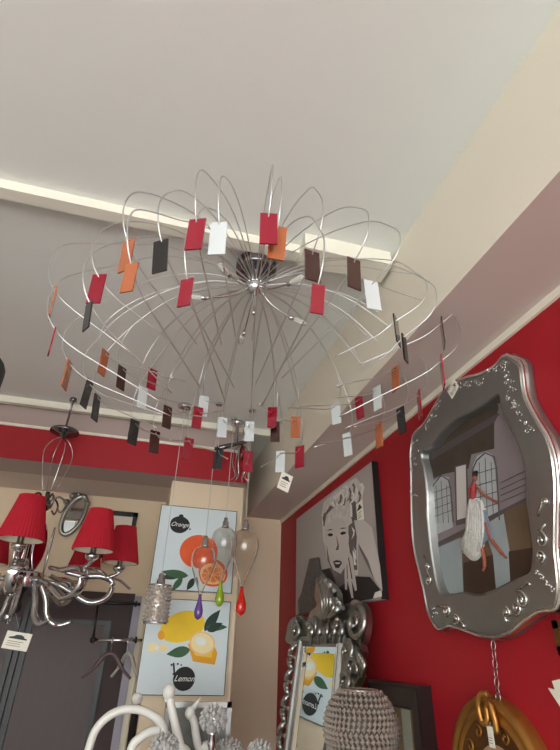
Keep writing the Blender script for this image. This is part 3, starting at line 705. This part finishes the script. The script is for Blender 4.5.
b.loft([[Vector((1.114,p.y,p.z)) for p in rel], [Vector((1.102,cc.y+(p.y-cc.y)*.9,cc.z+(p.z-cc.z)*.93)) for p in rel], [Vector((1.098,cc.y+(p.y-cc.y)*.6,cc.z+(p.z-cc.z)*.7)) for p in rel], [Vector((1.097,cc.y+(p.y-cc.y)*.02,cc.z+(p.z-cc.z)*.02)) for p in rel]])
for k in range(7):
    b.tube([wp(*k2(246+k*6,70), 1.101), wp(*k2(236+k*9,170), 1.097), wp(*k2(222+k*10,262-abs(k-2)*3), 1.102)], .003, 5)
obj('dancer_relief', b, dm, t, 'dancer in a white dress in raised relief')
# scrolls and flower relief on the silver frame
def spiral(c0, r, turns, a0, sgn=1, n=26, shrink=.12):
    return [c0 + Vector((0, math.cos(a0+sgn*turns*2*PI*k/n)*r*(1-(1-shrink)*k/n), math.sin(a0+sgn*turns*2*PI*k/n)*r*(1-(1-shrink)*k/n))) for k in range(n+1)]
XF = 1.075
def scroll(p, r, turns, a0, sgn=1, tail=None, w=.0042):
    c0 = wp(*p, XF); pts = spiral(c0, r, turns, a0, sgn)
    if tail: pts = [wp(*q_, XF) for q_ in tail] + pts
    b = MB().tube(catmull(pts, 2), w, 6); b.sphere(pts[-1], w*1.7, 8, 6); obj('relief_scroll', b, M['silverbright'], fr, 'bright silver raised scroll')
scroll((446,611),.022,1.3,2.5,1,[(437,606)]); scroll((456,618),.020,1.3,-.6,-1,[(464,628),(462,622)]); scroll((428,580),.02,1.2,2.,1,[(424,556)]); scroll((427,566),.014,1.2,-2.,-1)
scroll((521,600),.026,1.5,1.2,1,[(530,586),(528,582)]); scroll((516,608),.02,1.4,-1.,-1,[(507,622),(505,616)]); scroll((506,612),.016,1.3,2.,1); scroll((541,540),.024,1.3,1.5,1,[(546,524)]); scroll((540,556),.018,1.3,-1.5,-1); scroll((545,502),.012,1.2,0,1,[(538,516)])
b = MB()
for k in range(26):
    t_ = k/25; b.sphere(wp(538+t_*16+random.uniform(-2,2), 572+t_*18+random.uniform(-2,2), XF), random.uniform(.0022,.005), 6, 4)
obj('bead_spray', b, M['silverbright'], fr, 'bright silver raised beads')
for (x0_, y0_, x1_, y1_, n) in ((412,470,416,440,16),(424,430,440,402,18),(452,388,486,378,22),(490,372,508,362,18),(506,372,512,392,16),(508,398,520,412,18),(522,418,532,432,12),(412,492,416,500,5),(430,606,436,618,8)):
    b = MB()
    for k in range(n):
        t_ = k/n; c0 = wp(x0_+(x1_-x0_)*t_+random.uniform(-3,3), y0_+(y1_-y0_)*t_+random.uniform(-3,3), XF)
        if k % 3 == 0: b.tube(catmull(spiral(c0, random.uniform(.007,.012), .8, random.uniform(0,6), random.choice((-1,1)), 8), 1), .0022, 5)
        else: b.sphere(c0, random.uniform(.002,.0046), 6, 4)
    obj('bead_spray', b, M['silverbright'], fr, 'bright silver raised flowers and beads')
c = wp(453,389,1.0755); price_tag('price_tag', 'white paper tag on the upper left of the scalloped silver frame', c, (0,-1,.5), (0,.5,1), .062, .05, logo=False, word='5')
# chain under the silver frame
pts = [wp(492,632,1.09), wp(495,664,1.09), wp(498,697,1.09)]
b = MB(); n = 7
for k in range(n):
    t_ = (k+.5)/n; c0 = pts[0].lerp(pts[2], t_); d = (pts[2]-pts[0]).normalized(); s_ = Vector((1,0,0)) if k % 2 else d.cross(Vector((1,0,0))).normalized()
    L = (pts[2]-pts[0]).length/n*.58
    b.tube([c0 + d*math.cos(j*PI/5)*L + s_*math.sin(j*PI/5)*.0075 for j in range(10)], .0015, 5, True)
tag(obj('hanging_chain', b, M['silver']), 'thin steel link chain hanging between the silver frame and the oval gilt frame', 'chain')

# ---- oval gilt frame
t = thing('oval_picture_frame', 'oval gilt wall frame with carved rim hanging from a chain', 'picture frame', (XW-.001,1.55,Z(-.62)))
cy, cz = 1.545, Z(-.385); ry, rz = .235, .285
def oval(f, x, g=0): return [Vector((x, cy + math.cos(2*PI*k/64)*(ry*f-g), cz + math.sin(2*PI*k/64)*(rz*f-g))) for k in range(64)]
b = MB(); b.loft([oval(1.0,XW), oval(1.0,1.085), oval(.97,1.07), oval(.93,1.066), oval(.90,1.074), oval(.88,1.078), oval(.85,1.07), oval(.82,1.068), oval(.79,1.076)])
fr = obj('frame_rim', b, M['gold'], t)
b = MB(); b.loft([oval(.80,1.077), oval(.62,1.09), oval(.55,1.094)]); obj('carved_field', b, M['darkgold'], t, 'dark brown carved inner field')
b = MB(); b.sm = False; b.prism(oval(.56,1.092), (.012,0,0)); obj('medallion', b, M['tan'], t, 'tan medallion')
for k in range(16):
    a = 2*PI*k/16; c0 = Vector((1.082, cy + math.cos(a)*ry*.7, cz + math.sin(a)*rz*.7)); obj('carved_scroll', MB().tube(catmull(spiral(c0, .02, 1.1, a, 1, 12), 1), .0035, 5), M['gold'], t)
hc = wp(490,712,1.058); b = MB()
b.tube(catmull([hc + Vector((0,-.005,.045)), hc + Vector((-.01,.02,.04)), hc + Vector((-.012,.036,.01)), hc + Vector((-.01,.03,-.028)), hc + Vector((-.004,.012,-.02)), hc + Vector((0,.012,.012)), hc + Vector((0,-.006,.02)), hc + Vector((0,-.016,-.01)), hc + Vector((.004,-.014,-.05))], 5), .009, 8)
obj('ribbon_crest', b, M['gold'], t)
b = MB(); b.tube([wp(498,697,1.085) + Vector((0,math.cos(k*PI/6)*.011,math.sin(k*PI/6)*.011)) for k in range(12)], .0025, 6, True); obj('hanging_ring', b, M['silver'], t)
c = wp(491,737,1.052); price_tag('price_tag', 'small white tag dangling from the crest of the oval gilt frame', c, (0,-1,0), (0,.1,1), .026, .05, wp(490,722,1.05), logo=False)
# ---- things cut off at the right edge
y0, y1 = wp(556,650,1.08).y - .30, wp(556,650,1.08).y
t = thing('framed_picture', 'dark framed picture cut off at the right edge below the silver frame', 'picture', (XW-.001,(y0+y1)/2,Z(.0)))
b = MB(); w_ = .02; za, zb = wp(557,655,1.08).z, wp(557,620,1.08).z
for lo, hi in (((1.085,y0,za),(XW,y0+w_,zb)),((1.085,y1-w_,za),(XW,y1,zb)),((1.085,y0,zb-w_),(XW,y1,zb)),((1.085,y0,za),(XW,y1,za+w_))): b.box(lo, hi)
obj('frame', b, M['darkgold'], t); obj('picture_sheet', MB().box((1.1,y0+.01,za+.01),(XW,y1-.01,zb-.01)), M['tan'], t)
b = MB(); b.sm = False; X_ = XW
pts = [wp(*p, X_-.002) for p in ((553,681),(575,676),(580,705),(566,714),(549,688),(556,690))]; b.prism([p + Vector((.003,0,0)) for p in pts], (-.007,0,0))
tag(obj('price_card', b, M['paper']), 'white zigzag-edged price card on the red wall at the right edge', 'price card')

# ---- dark framed picture leaning behind the beaded lamp
t = thing('framed_picture', 'wide dark brown framed picture on the red wall behind the beaded lamp', 'picture', (XW-.001,2.1,Z(-.55)))
y0, y1, zt, zb = 1.925, 2.38, Z(-.10), Z(-.60); w_ = .085
b = MB(); b.sm = False
R_ = lambda g, x: [Vector((x,y0+g,zb+g)), Vector((x,y1-g,zb+g)), Vector((x,y1-g,zt-g)), Vector((x,y0+g,zt-g))]
b.loft([R_(0,XW), R_(0,1.07), R_(.012,1.062), R_(w_-.01,1.07), R_(w_,1.08), R_(w_,1.1)])
obj('frame', b, mat('espresso_wood',(38,24,24),.35,noise=.2,nscale=10), t)
b = MB(); b.box((1.095,y0+w_-.005,zb+w_-.005),(XW,y1-w_+.005,zt-w_+.005)); obj('picture_sheet', b, mat('khaki_sheet',(132,112,80),.6,noise=.3,nscale=9), t)
b = MB(); b.box((1.093,2.06,zb+w_),(1.095,2.13,zt-w_)); obj('pale_band', b, mat('pale_green_sheet',(170,176,158),.6), t, 'pale green painted band')

# ================================================================== TABLES below the frame that carry the ornaments
def table(name, label, x0, x1, y0, y1, zt):
    t = thing(name, label, 'table', ((x0+x1)/2,(y0+y1)/2,0))
    obj('tabletop', MB().box((x0,y0,zt-.03),(x1,y1,zt)), M['wood'], t)
    for x in (x0+.02,x1-.06):
        for y in (y0+.02,y1-.06): obj('leg', MB().box((x,y,0),(x+.04,y+.04,zt-.03)), M['wood'], t)
TZ = Z(-.50)
table('display_table', 'wooden display table under the white figurines and candle holders', -.35, .62, 2.15, 2.75, TZ)
CZ = Z(-.75)
table('console_table', 'wooden console table along the red wall under the carved mirror', .66, 1.06, 1.75, 3.35, CZ)

# ---- carved silver mirror, turned a little towards the room
TH = math.radians(11); LEAN = math.radians(9)
UN = Vector((math.sin(TH), -math.cos(TH), 0)); HN = Vector((-math.cos(TH), -math.sin(TH), 0))
NN = (HN*math.cos(LEAN) + Vector((0,0,math.sin(LEAN)))).normalized(); VN = UN.cross(NN); VN = VN if VN.z > 0 else -VN
P0 = Vector((.95,2.666,EYE))
def mp(px, py, off=0):
    r = ray(px, py); k = (P0 + NN*off - CAM).dot(NN)/r.dot(NN); return CAM + r*k
t = thing('carved_mirror', 'ornate silver carved mirror with scrolled crest against the red wall', 'mirror', (.95,2.8,CZ))
gTL, gTR = mp(305,650), mp(339,644); uL = (gTL-P0).dot(UN); uR = (gTR-P0).dot(UN); zT = (gTL-P0).dot(VN)*.5 + (gTR-P0).dot(VN)*.5
def L(u, v, off=0): return P0 + UN*u + NN*off + VN*v
zB = -.75 + .09
b = MB(); b.prism([L(uL,zB), L(uR,zB), L(uR,zT), L(uL,zT)], NN*-.006); obj('mirror_glass', b, M['mirror'], t)
b = MB(); b.sm = False
bw = .045
RR = lambda g, o: [L(uL-g,zB-g,o), L(uR+g,zB-g,o), L(uR+g,zT+g,o), L(uL-g,zT+g,o)]
b.loft([RR(0,.001), RR(.0,.012), RR(.012,.022), RR(.02,.014), RR(.03,.026), RR(bw,.03), RR(bw+.012,.018), RR(bw+.012,-.03)])
fr = obj('frame', b, M['frame_silver'], t)
b = MB(); b.sm = False
b.loft([RR(-.028,.0012), RR(-.0,.008)]); obj('glass_bevel', b, M['mirror'], t)
# crest and side carvings
b = MB()
cr = [(292,645),(288,632),(292,620),(302,616),(308,622),(312,612),(318,606),(316,596),(318,582),(324,577),(332,583),(339,592),(340,605),(347,608),(356,600),(366,606),(369,622),(366,640),(360,648),(352,646)]
P_ = [mp(*p, 0) for p in cr]
b.prism([p - NN*.02 for p in closed_smooth(P_, 4)], NN*.03)
obj('crest_board', b, M['silver'], t)
def mspiral(px, py, r, turns, a0, sgn=1, off=.03, n=24, w=.016, wl=.006):
    c0 = mp(px, py, off); pts = []
    for k in range(n+1):
        rr = r*(1-.85*k/n); a = a0 + sgn*turns*2*PI*k/n
        pts.append(c0 + UN*math.cos(a)*rr + VN*math.sin(a)*rr + NN*.02*k/n)
    bb = MB().tube(pts, [w + (wl-w)*k/n for k in range(n+1)], 8); bb.sphere(pts[-1], w*.8, 10, 6)
    return bb
for px, py, r, tn, a0, sg, w in ((298,630,.055,1.4,1.8,1,.018),(312,628,.05,1.3,1.2,-1,.016),(357,624,.075,1.5,1.6,-1,.019),(341,626,.05,1.2,2.2,1,.015),(327,632,.035,1.1,-1.,1,.013)):
    obj('volute', mspiral(px, py, r, tn, a0, sg, .03, 26, w), M['silver'], t)
for k in range(6):                                            # shell of ribs on the crest
    f = k/5; x0_, y0_ = 322+f*6, 622-f*2; x1_, y1_ = 318+f*22, 580+f*24 - (8 if 0 < k < 4 else 0)
    b = MB().tube(catmull([mp(x0_,y0_,.02), mp((x0_+x1_)/2+2,(y0_+y1_)/2,.05), mp(x1_,y1_,.035), mp(x1_+3,y1_+4,.05)], 5), [.010]*5+[.016]*6+[.012]*5, 8)
    obj('shell_rib', b, M['silver'], t)
for k in range(5):
    x_ = 311 + k*7.5; b = MB().tube(catmull([mp(x_,644-k*.6,.03), mp(x_+1,632,.055), mp(x_+3,618+abs(k-2)*2,.035)], 5), [.008]*4+[.015]*4+[.006]*3, 8); obj('leaf', b, M['silver'], t)
for px, py, r, tn, a0, sg, w in ((348,652,.05,1.3,2.,-1,.014),(352,668,.045,1.3,-.5,1,.014),(346,684,.045,1.2,2.5,-1,.014)):
    obj('side_scroll', mspiral(px, py, r, tn, a0, sg, .03, 22, w), M['silver'], t)
b = MB(); b.prism([mp(*p) - NN*.02 for p in ((341,644),(363,641),(365,652),(360,664),(363,676),(356,690),(352,720),(340,720))], NN*.035); obj('side_board', b, M['silver'], t)
for k in range(4):
    x_ = 357 + k*1.8; b = MB().tube([mp(x_,646+k*2,.03), mp(x_+2,656+k*3,.045), mp(x_,668+k*3,.03)], [.008,.012,.007], 8); obj('leaf', b, M['silver'], t)
for k in range(12):                                           # leaf garland down the left side
    z_ = zT - .02 - k*.058; s_ = 1 if k % 2 else -1
    b = MB().tube(catmull([L(uL-.06,z_+.03,.015), L(uL-.085-.012*s_,z_+.01,.035), L(uL-.082+.016*s_,z_-.025,.035), L(uL-.062,z_-.04,.015)], 4), [.007]*4+[.016]*5+[.007]*4, 8)
    b.sphere(L(uL-.075+.01*s_,z_-.005,.045), .011, 8, 6); obj('leaf', b, M['silver'], t)
for k in range(6):
    z_ = zT - .36 - k*.058; s_ = 1 if k % 2 else -1
    b = MB().tube(catmull([L(uR+.06,z_+.03,.015), L(uR+.085+.012*s_,z_+.01,.035), L(uR+.082-.016*s_,z_-.025,.035), L(uR+.062,z_-.04,.015)], 4), [.007]*4+[.016]*5+[.007]*4, 8); obj('leaf', b, M['silver'], t)
b = MB().prism([L(uL-.08,-.746,-.03), L(uR+.08,-.746,-.03), L(uR+.08,-.69,-.03), L(uL-.08,-.69,-.03)], NN*.06); obj('base_rail', b, M['silver'], t)

# ---- beaded crystal table lamp
BX, BY = .84, 1.95; q = at(360,690,1,BY); zt = q.z; r0 = 36*1.72/F
t = thing('beaded_table_lamp', 'crystal beaded globe lamp in front of the carved mirror', 'table lamp', (BX,BY,CZ))
prof = lambda f: r0*math.sqrt(max(.05, 1 - .80*((f-.47)/.5)**2))
H = .245
b = MB(); rows = 15
for j in range(rows):
    f = (j+.5)/rows; rr = prof(f); n = int(2*PI*rr/.0175)
    for k in range(n):
        a = 2*PI*(k + .5*(j % 2))/n; c0 = Vector((BX + math.cos(a)*rr, BY + math.sin(a)*rr, zt - f*H))
        s_ = .0105; v = [b.bm.verts.new(c0 + Vector(d)*s_) for d in ((1,0,0),(0,1,0),(-1,0,0),(0,-1,0),(0,0,1),(0,0,-1))]
        for i in range(4): b._face([v[i], v[(i+1) % 4], v[4]], False); b._face([v[(i+1) % 4], v[i], v[5]], False)
obj('bead_globe', b, M['bead'], t)
b = MB().lathe([(prof(k/12)*.955, -k/12*H) for k in range(13)], (BX,BY,zt), 32, closed=False)
b.lathe([(0,.001),(prof(0)*.95,.001)], (BX,BY,zt), 32, closed=False)
obj('globe_lining', b, mat('globe_lining',(70,60,56),.5), t)
for f in (0.0,1.0):
    b = MB().tube([(BX+math.cos(k*PI/16)*prof(f), BY+math.sin(k*PI/16)*prof(f), zt-f*H) for k in range(32)], .004, 6, True); obj('hoop', b, M['bead'], t)
b = MB().lathe([(0,0),(.08,0),(.08,.012),(.02,.03),(.014,.06),(.02,.1),(.014,.14),(.03,zt-H-CZ),(.09,zt-H-CZ+.004),(.09,zt-H-CZ+.01),(0,zt-H-CZ+.01)], (BX,BY,CZ), 24, closed=False); obj('lamp_foot', b, M['chrome'], t)

# ---- white ceramic figurines, arch and crystal candle holders on the display table
YD = 2.4
def figurine(label, head, neck, body, y, hr, beak):
    P = [at(px, py, 1, y) for px, py in neck]; h = at(*head, 1, y)
    t = thing('bird_figurine', label, 'figurine', (body[0],y,TZ), 0, 'white long-necked figurines')
    pts = [h] + P + [Vector((body[0],y,TZ+.12)), Vector((body[0],y,TZ))]
    cp = catmull(pts, 5); n = len(cp); N0 = 5*len(P)
    rad = [(hr*.75 if i < 2 else .015 + .003*i/N0) if i < N0 else .018 + (.05)*(i-N0)/(n-N0)*(1 if i < n-5 else .95) for i in range(n)]
    obj('body', MB().tube(cp, rad, 14), M['white'], t)
    b = MB().sphere(h, hr, 16, 10, (1,1.0,1.1)); obj('head', b, M['white'], t)
    tip = at(*beak, 1, y); d = (tip-h)
    obj('beak', MB().tube([h + d*.3, h + d*.75, tip], [hr*.55,hr*.3,.002], 10), M['white'], t)
figurine('white ceramic long-necked bird figurine with bowed head, the taller one', (169,692), [(170,700),(173,715),(177,732),(180,746)], (at(184,750,1,2.4).x,), 2.4, .026, (165,703))
figurine('white ceramic long-necked bird figurine with raised beak, the shorter one', (190,713), [(194,722),(196,735),(199,748)], (at(207,750,1,2.52).x,), 2.52, .022, (201,697))
pt = lambda l, y: [at(a, b_, 1, y) for a, b_ in l]
t = thing('arched_ornament', 'white ceramic ornament of two nested arches left of the bird figurines', 'ornament', (at(125,750,1,2.3).x,2.4,TZ))
c0 = [at(86,757,1,2.4)] ; lft = Vector((c0[0].x-.01,2.4,TZ)); 
a_ = pt([(89,748),(97,728),(112,714),(130,709),(148,713),(162,725),(164,745)], 2.4)
obj('outer_arch', MB().tube(catmull([lft+Vector((0,0,.005))] + a_ + [Vector((a_[-1].x,2.4,TZ+.005))], 6), .0155, 12), M['white'], t)
a_ = pt([(131,750),(139,739),(150,732),(160,731)], 2.4)
obj('inner_arch', MB().tube(catmull([Vector((a_[0].x-.02,2.4,TZ+.005))] + a_, 6), .017, 12), M['white'], t)
obj('foot', MB().box((lft.x-.02,2.37,TZ),(lft.x+.27,2.43,TZ+.014)), M['white'], t)
hd = at(137,699,1,2.6)
t = thing('post_ornament', 'slender black post ornament with a pale round knob behind the white arches', 'ornament', (hd.x,2.6,TZ))
obj('post', MB().lathe([(0,0),(.05,0),(.05,.02),(.016,.03),(.016,hd.z-TZ-.02),(0,hd.z-TZ-.02)], (hd.x,2.6,TZ), 16, closed=False), M['black'], t)
obj('knob', MB().sphere(hd, .024, 16, 10), M['white'], t, 'pale round knob')
def crystals(c0, R0, H, b, s0):
    """ball shaped cluster of cut crystals"""
    n = 60
    for k in range(n):
        zz = 1 - 2*(k+.5)/n; rr = math.sqrt(1-zz*zz); a = k*2.39996
        p = Vector(c0) + Vector((math.cos(a)*rr*R0, math.sin(a)*rr*R0, zz*H))
        v = [b.bm.verts.new(p + Vector(d)*s0) for d in ((1,0,0),(0,1,0),(-1,0,0),(0,-1,0),(0,0,1.2),(0,0,-1.2))]
        for i in range(4): b._face([v[i], v[(i+1) % 4], v[4]], False); b._face([v[(i+1) % 4], v[i], v[5]], False)
    b.sphere(c0, R0*.6, 14, 10, (1,1,H/R0))
cl = mat('cut_glass',(214,214,212),.06,.4,spec=1)
def candle(px, py, y, rpx, hpx, label):
    c0 = at(px, py, 1, y); k = .8388*y/F*1.02
    t = thing('candle_holder', label, 'candle holder', (c0.x,y,TZ), 0, 'crystal candle holders')
    b = MB().lathe([(0,0),(.05,0),(.052,.01),(.016,.02),(.012,.05),(.02,.065),(.012,.08),(.012,max(.09,c0.z-TZ-hpx*k-.04)),(.018,max(.1,c0.z-TZ-hpx*k-.025)),(.012,max(.11,c0.z-TZ-hpx*k)),(.02,max(.115,c0.z-TZ-hpx*k+.01)),(0,max(.12,c0.z-TZ-hpx*k+.012))], (c0.x,y,TZ), 18, closed=False)
    obj('stem', b, M['chrome'], t)
    b = MB(); crystals((c0.x,y,c0.z-hpx*k*.3), rpx*k*.9, hpx*k*.55, b, .0105)
    o = obj('crystal_cup', b, cl, t)
candle(214,712,2.27,13,18,'crystal candle holder on a chrome stem, the tallest, right of the bird figurines')
candle(165,740,2.2,13,16,'low crystal candle holder in front of the taller bird figurine')
candle(229,744,2.62,13,14,'low crystal candle holder right of the tallest one')
candle(260,746,2.36,12,14,'low crystal candle holder farthest right, near the red wall corner')
# grey glass panel standing behind the figurines
x0, x1 = at(166,705,1,2.68).x, at(232,705,1,2.68).x; zt = at(200,702,1,2.68).z
t = thing('framed_mirror', 'small grey framed mirror standing behind the white bird figurines', 'mirror', ((x0+x1)/2,2.69,TZ))
b = MB(); w_ = .022
for lo, hi in (((x0,2.68,TZ),(x0+w_,2.705,zt)),((x1-w_,2.68,TZ),(x1,2.705,zt)),((x0,2.68,zt-w_),(x1,2.705,zt)),((x0,2.68,TZ),(x1,2.705,TZ+w_))): b.box(lo, hi)
obj('frame', b, M['frame_silver'], t); obj('mirror_glass', MB().box((x0+.01,2.69,TZ+.01),(x1-.01,2.7,zt-.01)), mat('smoked_mirror',(112,114,110),.5,noise=.5,nscale=16), t)

# ================================================================== LIGHT: overcast daylight through the open shop front
w = bpy.data.worlds.new('daylight'); bpy.context.scene.world = w; w.use_nodes = True
nt = w.node_tree; bg = nt.nodes['Background']
tc = nt.nodes.new('ShaderNodeTexCoord'); sp = nt.nodes.new('ShaderNodeSeparateXYZ'); rp = nt.nodes.new('ShaderNodeValToRGB')
nt.links.new(tc.outputs['Generated'], sp.inputs[0])
mr = nt.nodes.new('ShaderNodeMapRange'); mr.inputs['From Min'].default_value = -1; mr.inputs['From Max'].default_value = 1
nt.links.new(sp.outputs['Z'], mr.inputs['Value']); nt.links.new(mr.outputs[0], rp.inputs[0]); nt.links.new(rp.outputs[0], bg.inputs[0])
e = rp.color_ramp.elements
e[0].position = 0; e[0].color = (.97,1,.98,1)        # bright street
e[1].position = 1; e[1].color = (.75,.9,1,1)         # overcast sky
x = e.new(.47); x.color = (.97,1,.98,1)
x = e.new(.53); x.color = (.78,.84,.84,1)             # buildings over the road
bg.inputs[1].default_value = 1.15
vs = bpy.context.scene.view_settings
vs.view_transform = 'Standard'; vs.look = 'None'; vs.gamma = 1; vs.use_curve_mapping = False
vs.exposure = 2.7
